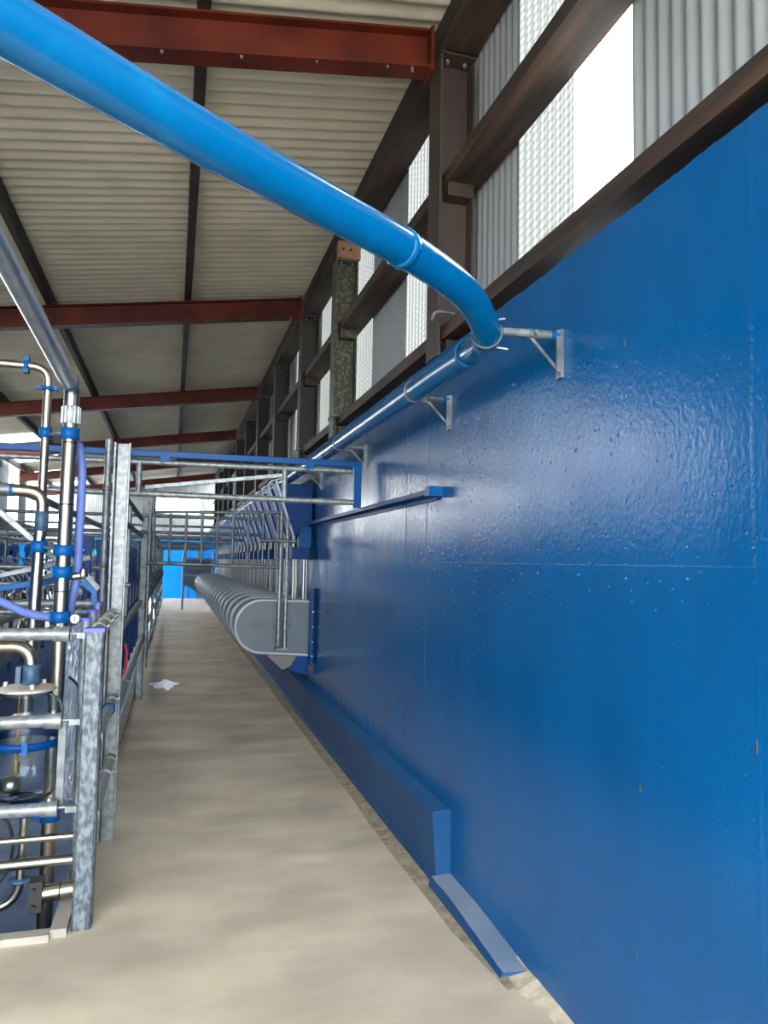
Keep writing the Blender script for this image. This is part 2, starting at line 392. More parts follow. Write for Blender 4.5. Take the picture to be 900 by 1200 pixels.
struct('trim_3', b, mat('gritty_concrete_fillet', (122, 110, 92), .95, 0, (158, 146, 124), 18, .5, 60))
b = MB(); vs = []
for i in range(24):
    y = .8+i*.085; vs += [(WX-.05-.012*math.sin(i*.9)-(.0 if i < 19 else .012*(i-18)), y, .002), (WX-.001, y, .03+random.uniform(-.005, .006))]
b.add(vs, [(2*i, 2*i+1, 2*i+3, 2*i+2) for i in range(23)])
struct('trim_4', b, mat('pale_concrete_fillet', (160, 149, 130), .95, 0, (190, 178, 156), 14, .4, 60))

# ---------------------------------------------------------------- steel frame
RY = [3.95, 8.6, 13.3, 17.95, 22.6, 27.3]
for i, y in enumerate(RY):
    t = thing('roof_beam', 'red oxide steel roof beam above the walkway, %s' % nth(i), 'beam', (1.38, y, 0), 'red roof beams')
    t.location = (1.38, y, roofz(1.38)-.3); t['_w'] = list(t.location)
    b = MB(); zc = 4.46
    b.ibeam((-4.5, y, zc-.15*4.5), (1.37, y, zc+.15*1.37), .235, .13, (0, 0, 1)); obj('beam', b, RED, t)
    b = MB(); b.box(1.36, 1.38, y-.07, y+.07, 4.52, 4.80); obj('end_plate', b, RED, t)
    b = MB()
    for k in range(9):
        xx = 1.1-.42*k
        b.cyl((xx, y-.045, 4.34+.15*xx+.001), (xx, y-.045, 4.34+.15*xx-.012), .009, 8)
    b.cyl((1.25, y-.045, 4.53-.0), (1.25, y-.045, 4.50), .009, 8); obj('bolt', b, GALV, t)
PX = [(1.50, 'against the right wall head'), (.05, 'above the middle of the walkway'), (-1.42, 'above the milking pit'), (-2.86, 'over the far side of the pit'), (-4.1, 'above the left wall')]
for x, s in PX:
    b = MB(); z0 = 4.585+.15*x
    b.bar((x, YB, z0+.07), (x, YE, z0+.07), .075, .14)
    tag(obj('roof_purlin', b, PURL), 'long dark purlin under the corrugated roof %s' % s, 'purlin', 'roof purlins')
colspec = [(3.88, COLM, 'rusty red-brown steel column on the blue wall, nearest the camera, carrying the first red beam', 4.565), (6.68, COLS, 'mottled grey-yellow steel column on the wall, second from the camera', 4.48), (8.62, COLD, 'dark brown steel column on the blue wall, third from the camera', 4.565)]
cy = [10.95, 13.3, 15.6, 17.95, 20.3, 22.6, 24.95, 27.3]
for k, y in enumerate(cy): colspec.append((y, COLD, 'dark steel column on the blue wall, %s' % nth(k+3), 4.565))
for y, mt, lb, h in colspec:
    t = thing('steel_column', lb, 'column', (1.49, y, 2.78), 'columns on the blue wall')
    b = MB(); b.ibeam((1.495, y, 2.79), (1.495, y, h), .215, .19, (1, 0, 0)); obj('column', b, mt, t)
    b = MB(); b.box(1.40, 1.60, y-.12, y-.005, h-.012, h); b.box(1.385, 1.605, y-.10, y+.10, 2.775, 2.79); obj('cap_plate', b, mt, t)
    b = MB()
    for xx in (1.44, 1.55):
        b.cyl((xx, y-.06, h-.012), (xx, y-.06, h-.035), .012, 6)
    for z in (2.86, 3.775): b.cyl((1.5, y-.03, z-.02), (1.5, y-.03, z+.015), .008, 6)
    obj('bolt', b, GALV, t)
    b = MB()
    for z in (2.77, 3.70): b.box(1.44, 1.60, y-.10, y-.006, z+.02, z+.10)
    obj('cleat', b, mt, t)
ends = [YB] + [c[0] for c in colspec] + [29.6]
for i in range(len(ends)-1):
    y0 = ends[i]+.012; y1 = ends[i+1]-.012
    for z, s in ((2.885, 'above the blue wall top'), (3.80, 'half up the cladding'), (4.66, 'under the eaves')):
        b = MB(); b.box(1.435, 1.645, y0, y1, z, z+.08)
        tag(obj('timber_rail', b, TIMB), 'dark timber rail %s, bay %s' % (s, nth(i)), 'timber rail', 'timber rails between the columns')
b = MB(); b.box(1.38, 1.60, 6.50, 6.56, 4.46, 4.62); b2 = b
t = thing('timber_pad', 'short pinkish sawn timber block with two bolt heads on top of the mottled column', 'timber block', (1.49, 6.53, 4.46))
obj('block', b, PINKT, t)
for xx in (1.43, 1.50):
    b = MB(); b.cyl((xx, 6.50, 4.54), (xx, 6.485, 4.54), .011, 8); obj('bolt', b, RUB, t)
for i, (y, z) in enumerate([(3.88, 2.98), (6.68, 2.93), (8.62, 2.9)]):
    b = MB(); b.tube(bend([(1.33, y-.16, z-.03), (1.33, y-.19, z), (1.37, y-.17, z+.02), (1.47, y-.13, z+.03)], .03, 5), .009, 8)
    tag(obj('hooked_rod', b, GALV), 'small pale bent rod hooked around the foot of the steel column %s' % nth(i), 'hook', 'bent rods on the columns')

# ---------------------------------------------------------------- blue air pipe with its wall brackets
path = [(1.175, 30.5, 2.50), (1.175, 3.2, 2.495), (1.165, 2.85, 2.485), (1.14, 2.62, 2.47), (1.085, 2.43, 2.455), (.99, 2.29, 2.48), (.875, 2.165, 2.50), (.70, 2.015, 2.505), (.55, 1.895, 2.50), (.23, 1.665, 2.49), (.03, 1.515, 2.48), (-.29, 1.275, 2.475), (-1.6, .29, 2.44)]
t = thing('blue_pipe', 'long blue plastic air pipe running along the wall and bending overhead to the left', 'pipe', (1.175, 3.2, 2.5))
def smooth(P, n=5):
    P = [Vector(p) for p in P]; out = []
    for i in range(len(P)-1):
        p0 = P[max(i-1, 0)]; p1 = P[i]; p2 = P[i+1]; p3 = P[min(i+2, len(P)-1)]
        L1 = (p2-p1).length
        if L1 > 1.2: out += [p1]; continue
        if (p1-p0).length > 3*L1: p0 = p1-(p1-p0).normalized()*L1
        if (p3-p2).length > 3*L1: p3 = p2+(p3-p2).normalized()*L1
        for k in range(n):
            u = k/n
            out.append(.5*((2*p1)+(-p0+p2)*u+(2*p0-5*p1+4*p2-p3)*u*u+(-p0+3*p1-3*p2+p3)*u**3))
    return out+[P[-1]]
b = MB(); b.tube(smooth(path), .0535, 28); obj('pipe_body', b, PIPEB, t)
def ring(b, c, d, r, w=.012, th=.006, n=28):
    c = Vector(c); d = Vector(d).normalized()
    b.lathe([(r, -w), (r+th, -w*.8), (r+th, w*.8), (r, w)], c, d, n)
b = MB(); ring(b, (.60, 1.935, 2.502), (-.32, -.235, 0), .0535, .016, .005); obj('coupling', b, PIPEB, t)
b = MB(); ring(b, (1.155, 2.78, 2.482), (-.1, -1, 0), .0535, .014, .005); obj('coupling', b, PIPEB, t)
for i, y in enumerate([2.42, 3.57, 5.32, 7.04, 8.56, 10.36, 12.16]):
    t = thing('pipe_bracket', 'galvanised wall bracket with diagonal brace holding the blue pipe, %s' % nth(i), 'bracket', (WX, y, 2.3), 'pipe brackets on the blue wall')
    x0 = 1.142 if i == 0 else 1.2295; zz = 2.465
    b = MB(); b.cyl((x0, y, zz), (WX-.10, y, zz+.008), .015, 14); obj('arm', b, GALV, t)
    b = MB(); b.cyl((WX-.14, y, zz+.004), (WX-.012, y, zz+.008), .0185, 14); b.lathe([(.008, 0), (.01, .01), (.008, .02)], (WX-.12, y-.01, zz+.005), (0, -1, 0), 8, True); obj('sleeve', b, GALVD, t)
    if i < 2:
        b = MB(); b.cyl((WX-.05, y, zz+.006), (WX-.013, y, zz+.008), .019, 14); obj('painted_end', b, BLUEP, t, 'blue painted end of the arm')
    b = MB(); b.box(WX-.014, WX-.0005, y-.018, y+.018, 2.31, 2.495); b.box(WX-.03, WX-.014, y-.018, y-.013, 2.33, 2.49); obj('wall_plate', b, GALVD, t)
    b = MB(); b.bar((WX-.13, y, zz-.01), (WX-.02, y, 2.345), .012, .010, (0, 1, 0)); obj('brace', b, GALVD, t)
    b = MB()
    c = (1.085, 2.43, 2.455) if i == 0 else (1.175, y-.03, 2.495)
    ring(b, c, (-.45, -.9, 0) if i == 0 else (0, 1, 0), .0545, .010, .004, 24)
    b.bar((c[0]+.04, c[1], c[2]-.05), (c[0]+.08, c[1]-.01, c[2]-.055), .012, .006); b.bar((c[0]+.03, c[1], c[2]+.055), (c[0]+.07, c[1]-.01, c[2]+.06), .008, .005)
    obj('clamp', b, GALV, t)

# ---------------------------------------------------------------- cross gantry at the pit entrance
GY = 5.2
t = thing('gantry_frame', 'galvanised overhead cross frame with a blue top rail spanning from pit to wall', 'gantry', (1.3, GY, 2.0))
b = MB(); b.bar((-3.9, GY, 2.18), (1.31, GY, 2.325), .04, .045); b.v = [(x, y, (2.30 if x < 0 else 2.325) + (z-(2.18+(x+3.9)/5.21*.145))) for x, y, z in b.v]; obj('top_rail', b, BLUEP, t, 'blue painted top rail')
b = MB(); b.cyl((-3.9, GY, 2.225), (1.25, GY, 2.272), .019, 14); obj('upper_tube', b, GALV, t)
b = MB(); b.cyl((-3.9, GY-.0, 2.045), (1.27, GY, 2.04), .021, 14); b.cyl((1.0, GY, 2.04), (1.04, GY, 2.04), .025, 14); obj('lower_tube', b, GALV, t)
b = MB(); b.bar((1.29, GY, 2.345), (1.29, GY, 2.0), .055, .05); obj('drop_leg', b, BLUEP, t, 'blue square drop leg by the wall')
b = MB(); b.bar((-.20, GY, 2.085), (.73, GY, 2.215), .028, .03); obj('diagonal_brace', b, GALV, t)
for x in (-.245, .75):
    b = MB(); b.cyl((x, GY, 2.05), (x, GY, 2.26), .019, 12); obj('upright', b, GALV, t)
for x in (-.08, .93, -1.4):
    b = MB(); b.box(x-.03, x+.03, GY-.03, GY+.03, 2.268, 2.31); b.cyl((x-.02, GY-.03, 2.26), (x-.02, GY-.045, 2.26), .008, 6); obj('clamp', b, BLUEP, t, 'dark blue clamp')
t = thing('wall_angle_rail', 'blue steel angle rail fixed level along the blue wall, ending near the bright sheen', 'angle rail', (WX, 5.5, 1.98))
b = MB(); b.box(1.32, WX-.001, 3.72, 7.3, 1.978, 2.005); b.box(1.378, WX-.001, 3.72, 7.3, 1.95, 1.978); obj('angle', b, NAVY, t)
b = MB(); b.box(1.305, 1.389, 3.66, 3.73, 1.965, 2.018); obj('end_block', b, BLUEP, t, 'brighter blue end cap')
b = MB()
for y in (4.1, 4.9, 5.6, 6.4, 7.1): b.cyl((1.35, y, 2.005), (1.35, y, 2.02), .01, 8)
obj('bolt', b, GALV, t)

# ---------------------------------------------------------------- stalls on the right (and mirrored on the left)
def mir(x, s): return x if s > 0 else 2*MX-x
def prof_xz(b, pts, y0, y1, s):
    b.prism([(mir(x, s), y0, z) for x, z in pts], (0, y1-y0, 0))
def make_divider(s, y, label, group):
    t = thing('stall_divider', label, 'divider panel', (mir(1.37, s), y, .66), group)
    zc = .94; R = .262; xc = .62+R
    pts = [(1.37, zc+R-.01), (xc, zc+R)] + [(xc-R*math.sin(a), zc+R*math.cos(a)) for a in [PI*k/20 for k in range(1, 20)]] + [(xc, zc-R), (1.37, zc-R-.03)]
    b = MB(); prof_xz(b, pts, y-.012, y+.012, s); obj('panel', b, PANEL, t)
    b = MB(); b.tube([(mir(x, s), y, z) for x, z in pts], .018, 8); obj('rim', b, RIM, t)
    b = MB(); r = .045; x1 = .80; x2 = 1.12
    o = [(x1-r*math.sin(a), zc+.02+r*math.cos(a)) for a in [PI*k/12 for k in range(13)]] + [(x2+r*math.sin(a), zc+.02-r*math.cos(a)) for a in [PI*k/12 for k in range(13)]]
    prof_xz(b, o, y-.0155, y-.0105, s); obj('inlay', b, PANELD, t)
    b = MB()
    for x, z in ((.75, .75), (1.22, 1.0), (.9, .72), (1.25, .72)): b.cyl((mir(x, s), y-.012, z), (mir(x, s), y-.018, z), .006, 8)
    obj('rivet', b, GALV, t)
    return t
def make_trough(s, y, label, group):           # manger bottom and kerb wedge between two panels
    b = MB(); prof_xz(b, [(.92, .67), (1.365, .67), (1.365, .60), (1.1, .50)], y+.02, y+.58, s)
    o = obj('manger_wedge', b, mat('brown_grey_manger', (104, 98, 96), .6) if 'brown_grey_manger' not in bpy.data.materials else bpy.data.materials['brown_grey_manger'])
    return tag(o, label, 'manger', group)
def make_hopper(s, y, label, group):
    t = thing('feed_hopper', label, 'feed hopper', (mir(1.37, s), y, 1.75), group)
    b = MB(); prof_xz(b, [(1.01, 2.40), (1.37, 2.40), (1.37, 1.98), (1.30, 1.95), (1.19, 1.86)], y+.045, y+.50, s); obj('hopper_body', b, NAVY, t)
    for dy in (.03,):
        b = MB(); b.bar((mir(.985, s), y+dy, 2.42), (mir(1.185, s), y+dy, 1.84), .018, .03, (0, 1, 0)); obj('edge_flange', b, PALE, t)
    b = MB(); b.bar((mir(.94, s), y+.19, 2.415), (mir(1.04, s), y+.19, 2.45), .34, .012, (0, 0, 1)); obj('lid', b, RIM, t)
    b = MB(); b.box(*sorted((mir(1.235, s), mir(1.355, s))), y-.02, y+.12, 1.745, 1.955); obj('motor_box', b, BLUEP, t)
    b = MB(); b.tube([(mir(1.20, s), y+.1, 1.86), (mir(1.19, s), y+.1, 1.76), (mir(1.20, s), y+.1, 1.70)], .022, 10); obj('auger_spout', b, STEELD, t)
    b = MB(); b.box(*sorted((mir(1.16, s), mir(1.34, s))), y-.01, y+.14, 1.62, 1.745); obj('dropper_head', b, NAVY, t)
    for x in (1.19, 1.30):
        b = MB(); b.cyl((mir(x, s), y+.06, 1.63), (mir(x, s), y+.06, 1.19), .014, 10); b.cyl((mir(x+.028, s), y+.06, 1.63), (mir(x+.028, s), y+.06, 1.19), .007, 8); obj('drop_tube', b, STEELD, t)
    return t
for s, side in ((1, 'on the right'), (-1, 'across the pit')):
    d0 = h0 = m0 = None; sn = 'right' if s > 0 else 'left'
    for i in range(24):
        y = 7.4+.6*i; gp = 'rounded stall dividers on the %s' % sn
        if i == 0:
            d0 = make_divider(s, y, 'x', gp); h0 = make_hopper(s, y, 'x', 'blue feed hoppers on the %s' % sn); m0 = make_trough(s, y, 'x', 'mangers on the %s' % sn)
            d, h, mm = d0, h0, m0
        else:
            d = dup(d0, (0, .6*i, 0)); h = dup(h0, (0, .6*i, 0)); mm = dup(m0, (0, .6*i, 0))
        d['label'] = 'grey round-ended stall divider panel %s, %s' % (side, nth(i))
        h['label'] = 'blue wedge feed hopper with pale edges %s, %s' % (side, nth(i))
        mm['label'] = 'brown-grey manger bottom below panels %s, %s' % (side, nth(i))
# blue angle plate and gusset carrying the first divider
t = thing('divider_wall_plate', 'tall blue steel angle on the wall at the first grey divider', 'wall plate', (1.38, 7.33, .57))
b = MB(); b.box(1.345, WX-.001, 7.315, 7.325, .57, 1.33); b.box(1.345, 1.357, 7.20, 7.325, .57, 1.33); obj('angle', b, BLUEP, t)
b = MB()
for z in (.66, .8, .95, 1.1): b.cyl((1.36, 7.20, z), (1.36, 7.192, z), .008, 6)
obj('bolt', b, WHITE, t)
b = MB(); b.prism([(1.36, 7.40, .66), (1.36, 7.40, .44), (1.16, 7.40, .50), (1.26, 7.40, .66)], (0, .03, 0))
tag(obj('support_gusset', b, NAVY), 'dark blue steel gusset under the first grey divider at the wall', 'gusset')
# long longitudinal rails tying the hoppers
b = MB(); b.bar((1.34, 7.4, 2.425), (1.34, 22, 2.425), .04, .04); tag(obj('hopper_rail', b, NAVY), 'navy rail running along the top of the right-hand feed hoppers', 'rail')
b = MB(); b.bar((mir(1.34, -1), 7.4, 2.425), (mir(1.34, -1), 22, 2.425), .04, .04); tag(obj('hopper_rail', b, NAVY), 'navy rail running along the top of the left-hand feed hoppers', 'rail')

# hanging entrance gate with vertical bars
GT = 7.28
t = thing('hanging_gate', 'raised galvanised gate of vertical bars hanging across the walkway before the dividers', 'gate', (1.03, GT, .75))
b = MB(); b.cyl((-.21, GT, 2.045), (1.06, GT, 2.085), .015, 12); obj('top_bar', b, GALVD, t)
b = MB(); b.cyl((-.24, GT, 1.56), (1.03, GT, 1.535), .018, 12); obj('bottom_bar', b, GALVD, t)
for k in range(9):
    x = -.185+.148*k; b = MB(); b.cyl((x, GT, 1.56), (x, GT, 2.05), .0125, 10); obj('vertical_bar', b, GALVD, t)
b = MB(); b.cyl((1.03, GT, .76), (1.03, GT, 2.10), .02, 12); obj('end_post', b, GALV, t)
b = MB(); b.cyl((1.095, GT, .74), (1.095, GT, 2.04), .02, 12); obj('end_post', b, GALV, t)
b = MB(); b.box(1.01, 1.12, GT-.02, 7.37, .715, .74)
for k in range(6): b.cyl((1.125, GT-.01, .80+.09*k), (1.125, GT-.025, .80+.09*k), .009, 6)
obj('foot_plate', b, GALVD, t)
b = MB(); b.cyl((.82, GT-.03, 1.80), (1.18, GT-.03, 1.80), .018, 12); obj('latch_bar', b, GALVD, t)
b = MB(); b.cyl((.56, GT, 2.06), (.56, GT, 2.44), .018, 10); obj('hanger', b, GALVD, t)
b = MB(); b.cyl((-.2, GT, 2.05), (-.2, GT, 2.3), .018, 10); obj('hanger', b, GALVD, t)

# cross tubes over both walkways farther down, and long tubes along the pit edges
i = 0
for y in (8.8, 11.4, 14.0, 16.6, 19.2, 21.8, 24.4):
    for z, q in ((2.094, 'upper'), (1.904, 'lower')):
        b = MB(); b.cyl((-3.84, y, z), (1.04, y, z), .02, 10)
        tag(obj('cross_tube', b, GALVD), '%s galvanised cross tube behind the hanging gate, pair %s' % (q, nth(i)), 'tube', 'cross tubes beyond the gate')
    i += 1
for x, q in ((-.36, 'right'), (-2.44, 'left')):
    for z, r_ in ((2.05, 'head height'), (1.86, 'shoulder height')):
        b = MB(); b.cyl((x, 5.25, z), (x, 24.5, z), .024, 10)
        tag(obj('side_tube', b, GALVD), 'long galvanised tube at %s along the %s edge of the pit' % (r_, q), 'tube')

# ---------------------------------------------------------------- pit edge fence on the right side of the pit
def capped_post(x, y, h, w, label, m=GALVS, cap=None, bottom=0., round_=False, group='fence posts along the pit'):
    t = thing('fence_post', label, 'post', (x, y, bottom), group)
    b = MB()
    if round_: b.cyl((x, y, bottom), (x, y, h), w/2, 18)
    else: b.bar((x, y, bottom), (x, y, h), w, w, (0, 1, 0))
    obj('post', b, m, t)
    if cap:
        b = MB()
        if round_: b.cyl((x, y, h-.012), (x, y, h+.003), w/2+.003, 18)
        else: b.box(x-w/2-.002, x+w/2+.002, y-w/2-.002, y+w/2+.002, h-.014, h+.002)
        obj('cap', b, cap, t, 'violet blue cap')
    return t
capped_post(-.322, 3.50, 1.285, .082, 'square galvanised corner post with violet cap on the walkway, nearest the camera', cap=TAPE)
t = capped_post(-.305, 4.53, 2.27, .078, 'tall galvanised channel post behind the corner post, rising to the overhead frame', m=GALV)
b = MB(); b.box(-.352, -.342, 4.44, 4.495, 0, 2.27); b.box(-.27, -.262, 4.44, 4.495, 0, 2.27)
for k in range(30): b.cyl((-.305, 4.492, .3+.065*k), (-.305, 4.487, .3+.065*k), .004, 6)
obj('channel_lip', b, GALV, t)
capped_post(-.325, 8.85, 2.25, .08, 'square galvanised gate post further along the pit edge beside the water patch', m=GALVD)
capped_post(-.27, 8.785, 2.24, .05, 'round galvanised tube post in front of the square gate post', m=GALV, round_=True, bottom=.35)
capped_post(-.44, 5.14, 2.39, .048, 'thin round galvanised post passing up through the overhead rails', m=GALV, round_=True, bottom=1.2)
for z in (2.06, 1.55):
    b = MB(); ring(b, (-.44, 5.14, z), (0, 0, 1), .024, .015, .004, 16); tag(obj('tube_collar', b, GALVD), '%s steel collar around the thin round post' % ('upper' if z > 2 else 'lower'), 'collar')
for k, (x, y, z) in enumerate([(-.398, 3.86, 1.30), (-.40, 4.17, 1.32), (-.405, 4.5, 1.34)]):
    t = capped_post(x, y, z, .05, 'short round post with violet cap beside the top side rail, %s' % nth(k), round_=True, cap=TAPE, m=GALV, group='short capped posts')
# side rails running down the walkway edge
def rail(y0, y1, x, z0, z1, r, label, couplers, name='side_rail', m=None, blue=None):
    t = thing(name, label, 'rail', (x, y0, z0), 'side rails along the pit edge'); m = m or PALEG
    b = MB(); b.cyl((x, y0, z0), (x, y1, z1), r, 16); obj('tube', b, m, t)
    for c in couplers:
        u = (c-y0)/(y1-y0); b = MB(); ring(b, (x, c, z0+(z1-z0)*u), (0, 1, 0), r, .022, .007, 18)
        b.cyl((x+r, c, z0+(z1-z0)*u+.01), (x+r+.018, c, z0+(z1-z0)*u+.02), .007, 6)
        obj('coupler', b, PALEG, t)
    if blue:
        b = MB(); ring(b, (x, blue, z0+(z1-z0)*(blue-y0)/(y1-y0)), (0, 1, 0), r, .016, .009, 18); obj('clip', b, CLAMP, t, 'blue clip')
    return t
rail(3.54, 4.488, -.325, 1.255, 1.275, .029, 'top side rail with clamp rings between corner post and tall channel post', (3.72, 3.98, 4.24, 4.45))
rail(3.54, 4.488, -.30, .80, .80, .026, 'middle side rail with a blue clip between corner post and tall channel post', (4.36,), blue=4.15)
rail(3.54, 4.488, -.30, .46, .46, .026, 'lowest side rail with couplers between corner post and tall channel post', (4.15, 4.42))
rail(4.58, 8.8, -.31, .66, .70, .031, 'middle rail from the tall channel post to the gate post', (5.75,))
rail(4.58, 8.8, -.345, 1.10, 1.10, .028, 'upper rail from the tall channel post to the gate post', (8.3,))
for k, (z, q) in enumerate(((1.0, 'upper'), (.62, 'middle'), (.2, 'lowest'))):
    rail(8.95, 29.5, -.35, z, z, .026, '%s pale rail running on from the gate post to the far end of the walkway' % q, (12, 16, 20))
for k, y in enumerate((12.2, 15.35, 18.5, 21.65, 24.8, 27.6)):
    capped_post(-.37, y, 2.05, .06, 'galvanised post on the right pit edge beyond the gate post, %s' % nth(k), m=GALVD, group='far posts on the right pit edge')
for k, y in enumerate((5.05, 8.95, 12.2, 15.35, 18.5, 21.65, 24.8)):
    capped_post(-2.46, y, 2.07, .06, 'galvanised post on the left edge of the pit, %s' % nth(k), m=GALVD, group='posts on the left pit edge')
for k, (z, q) in enumerate(((1.1, 'upper'), (.7, 'middle'), (.3, 'lowest'))):
    b = MB(); b.cyl((-2.46, 3.6, z), (-2.46, 29.5, z), .024, 10)
    tag(obj('pit_rail', b, GALV), '%s long rail along the left edge of the pit' % q, 'rail', 'long rails on the left pit edge')
# curved rump bars above the rails
rb0 = {}
for s, q in ((1, 'right'), (-1, 'left')):
    for i in range(16):
        y = 9.6+1.05*i
        lb = 'curved dark rump bar over the %s pit edge rails, %s' % (q, nth(i))
        if i == 0:
            b = MB(); b.tube(bend([(mir(-.42, s), y, 1.75), (mir(-.42, s), y, 1.35), (mir(-.30, s), y+.1, 1.16), (mir(-.32, s), y+.12, 1.035)], .18, 6), .017, 8)
            o = obj('rump_bar', b, GALVD)
            rb0[s] = o
        else: o = rb0[s].copy(); COL.objects.link(o); o.location = Vector(rb0[s].location)+Vector((0, 1.05*i, 0))
        tag(o, lb, 'curved bar', 'rump bars on the %s' % q)

# grey cable duct behind the channel post
t = thing('cable_duct', 'flat grey galvanised cable duct standing just behind the tall channel post', 'duct', (-.32, 6.3, 0))
b = MB(); b.bar((-.41, 6.3, 1.13), (-.41, 6.3, 2.03), .14, .06, (0, 1, 0)); obj('duct_box', b, GALVD, t)
b = MB(); b.bar((-.41, 6.3, .98), (-.41, 6.3, 1.13), .10, .05, (0, 1, 0)); obj('neck', b, GALVD, t)
for x in (-.44, -.40):
    b = MB(); b.cyl((x, 6.3, 0), (x, 6.3, 1.0), .018, 10); obj('tube', b, GALV, t)
b = MB(); b.tube(bend([(-.345, 6.2, .92), (-.325, 6.18, .86), (-.335, 6.2, .72), (-.36, 6.2, .66)], .04), .010, 8)
tag(obj('red_handle', b, REDP), 'red plastic loop handle hanging inside the rails behind the channel post', 'handle')
# puddle on the floor
b = MB(); n = 28
b.add([(-.06+(.17+.04*math.sin(3*a)+.03*math.sin(7*a))*math.cos(a), 9.75+(.34+.1*math.sin(5*a+1)+.06*math.sin(9*a))*math.sin(a), .003) for a in [2*PI*k/n for k in range(n)]], [tuple(range(n))])
pu = obj('wet_patch', b, mat('wet_white_splash', (150, 140, 126), .2, 0, (215, 208, 200), 16, .3, 40, lo=.55, hi=.65)); tag(pu, 'small pale wet splash on the walkway floor beside the gate post', 'puddle')

# ---------------------------------------------------------------- front pit rails
for k, (z, xe, r) in enumerate(((1.262, -.425, .027), (.888, -.44, .027), (.516, -.44, .027))):
    t = thing('front_rail', ['top', 'middle', 'lowest'][k]+' bright galvanised rail across the near end of the pit, ending at the corner post', 'rail', (-.5, 3.48, z), 'rails across the near end of the pit')
    b = MB(); b.cyl((-2.35, 3.48, z), (xe-.03, 3.48, z), r, 18); obj('tube', b, GALV, t)
    b = MB(); b.cyl((xe-.065, 3.48, z), (xe, 3.48, z), r+.007, 20); b.lathe([(.012, 0), (.012, .008), (.006, .016)], (xe-.035, 3.48, z+r+.005), (0, 0, 1), 8, True); obj('socket', b, GALV, t)
    b = MB(); b.cyl((xe, 3.485, z), (xe+.09, 3.495, z), .007, 8); b.box(xe+.03, xe+.075, 3.47, 3.50, z-.02, z+.005); obj('eye_bolt', b, GALV, t)
capped_post(-2.40, 3.48, 1.30, .08, 'square galvanised post with violet cap at the near left corner of the pit', cap=TAPE)
for k, (z, y, r) in enumerate(((.345, 3.60, .016), (.235, 3.62, .024))):
    b = MB(); b.cyl((-2.3, y, z-.01), (-.385, y, z+.008), r, 14)
    tag(obj('low_pipe', b, STEELD), ['thin upper steel pipe', 'thicker lower steel pipe'][k]+' crossing low behind the front rails', 'pipe')
t = thing('stub_pipe', 'short wide stainless stub pipe with black flange low behind the corner post', 'pipe', (-.4, 3.62, .12))
b = MB(); b.cyl((-.50, 3.62, .105), (-.36, 3.62, .115), .036, 20); obj('stub', b, STEEL, t)
b = MB(); ring(b, (-.43, 3.62, .11), (1, 0, 0), .036, .003, .002); obj('weld_ring', b, RUB, t)
b = MB(); b.box(-.555, -.50, 3.58, 3.66, .04, .17)
for z in (.07, .14): b.cyl((-.535, 3.58, z), (-.535, 3.565, z), .009, 6)
obj('flange', b, RUB, t)

# ---------------------------------------------------------------- stainless milk pipes at the pit front
YP = 3.9
def clamp(b, x, z, r, y=YP, h=.034): b.lathe([(r, -h), (r+.012, -h), (r+.010, 0), (r+.012, h), (r, h)], (x, y, z), (0, 0, 1), 20)
t = thing('milk_riser_pipe', 'widest stainless steel riser pipe with long silvery pipe sloping overhead towards the camera', 'pipe', (-.522, YP, -.2))
b = MB(); b.cyl((-.53, YP, -.7), (-.52, YP, 2.29), .034, 24); obj('riser', b, STEEL, t)
b = MB(); b.lathe([(.038, 0), (.043, .003), (.043, .085), (.038, .09)], (-.52, YP, 2.215+.05), (0, 0, 1), 20)
for k in range(12):
    a = 2*PI*k/12; b.bar((-.52+.043*math.cos(a), YP+.043*math.sin(a), 2.268), (-.52+.043*math.cos(a), YP+.043*math.sin(a), 2.35), .006, .006)
obj('ribbed_sleeve', b, RIM, t)
b = MB(); b.tube(bend([(-.52, YP, 2.33), (-.52, YP, 2.45), (-.53, 3.76, 2.46)], .09, 8), [.036]*3+[.038]*8, 20) if False else b.tube(bend([(-.52, YP, 2.34), (-.52, YP, 2.46), (-.527, 3.74, 2.475)], .09, 8), .037, 20); obj('elbow', b, STEELD, t)
b = MB(); b.cyl((-.521, 3.83, 2.455), (-.735, .1, 2.95), .041, 24); obj('overhead_run', b, SILV, t)
b = MB(); ring(b, (-.523, 3.80, 2.458), (-.05, -1, .13), .041, .012, .004); obj('coupling', b, CLAMPD, t)
b = MB()
for z in (2.17, 1.86, 1.43): b.lathe([(.0345, -.003), (.037, 0), (.0345, .003)], (-.5215, YP, z), (0, 0, 1), 20)
obj('cable_tie', b, RUB, t)
t = thing('slim_milk_pipe', 'slim stainless steel pipe with elbow going left above, beside the widest riser', 'pipe', (-.68, 4.2, 1.2))
b = MB(); b.tube(bend([(-2.3, 4.2, 2.637), (-.681, 4.2, 2.615), (-.684, 4.2, 1.05)], .085, 10), .0215, 18); obj('pipe', b, STEEL, t)
b = MB(); ring(b, (-.79, 4.2, 2.617), (1, 0, 0), .0215, .012, .012, 18); b.box(-.802, -.778, 4.175, 4.225, 2.575, 2.665); obj('blue_clip', b, CLAMP, t, 'blue clip')
b = MB(); ring(b, (-.681, 4.2, 2.50), (0, 0, 1), .0215, .010, .014, 18); b.box(-.735, -.63, 4.18, 4.205, 2.492, 2.512); obj('blue_clip', b, CLAMP, t, 'blue clip')
t = thing('elbow_milk_pipe', 'stainless steel pipe with large elbow and blue rubber sleeve in front of the slim pipe', 'pipe', (-.68, 4.1, .6))
b = MB(); b.cyl((-2.3, 4.1, 1.939), (-.795, 4.1, 1.939), .034, 20); obj('inlet', b, GALVD, t)
b = MB(); b.tube(bend([(-.83, 4.1, 1.939), (-.658, 4.1, 1.936), (-.666, 4.1, 1.7)], .11, 10), .031, 20); obj('elbow', b, STEEL, t)
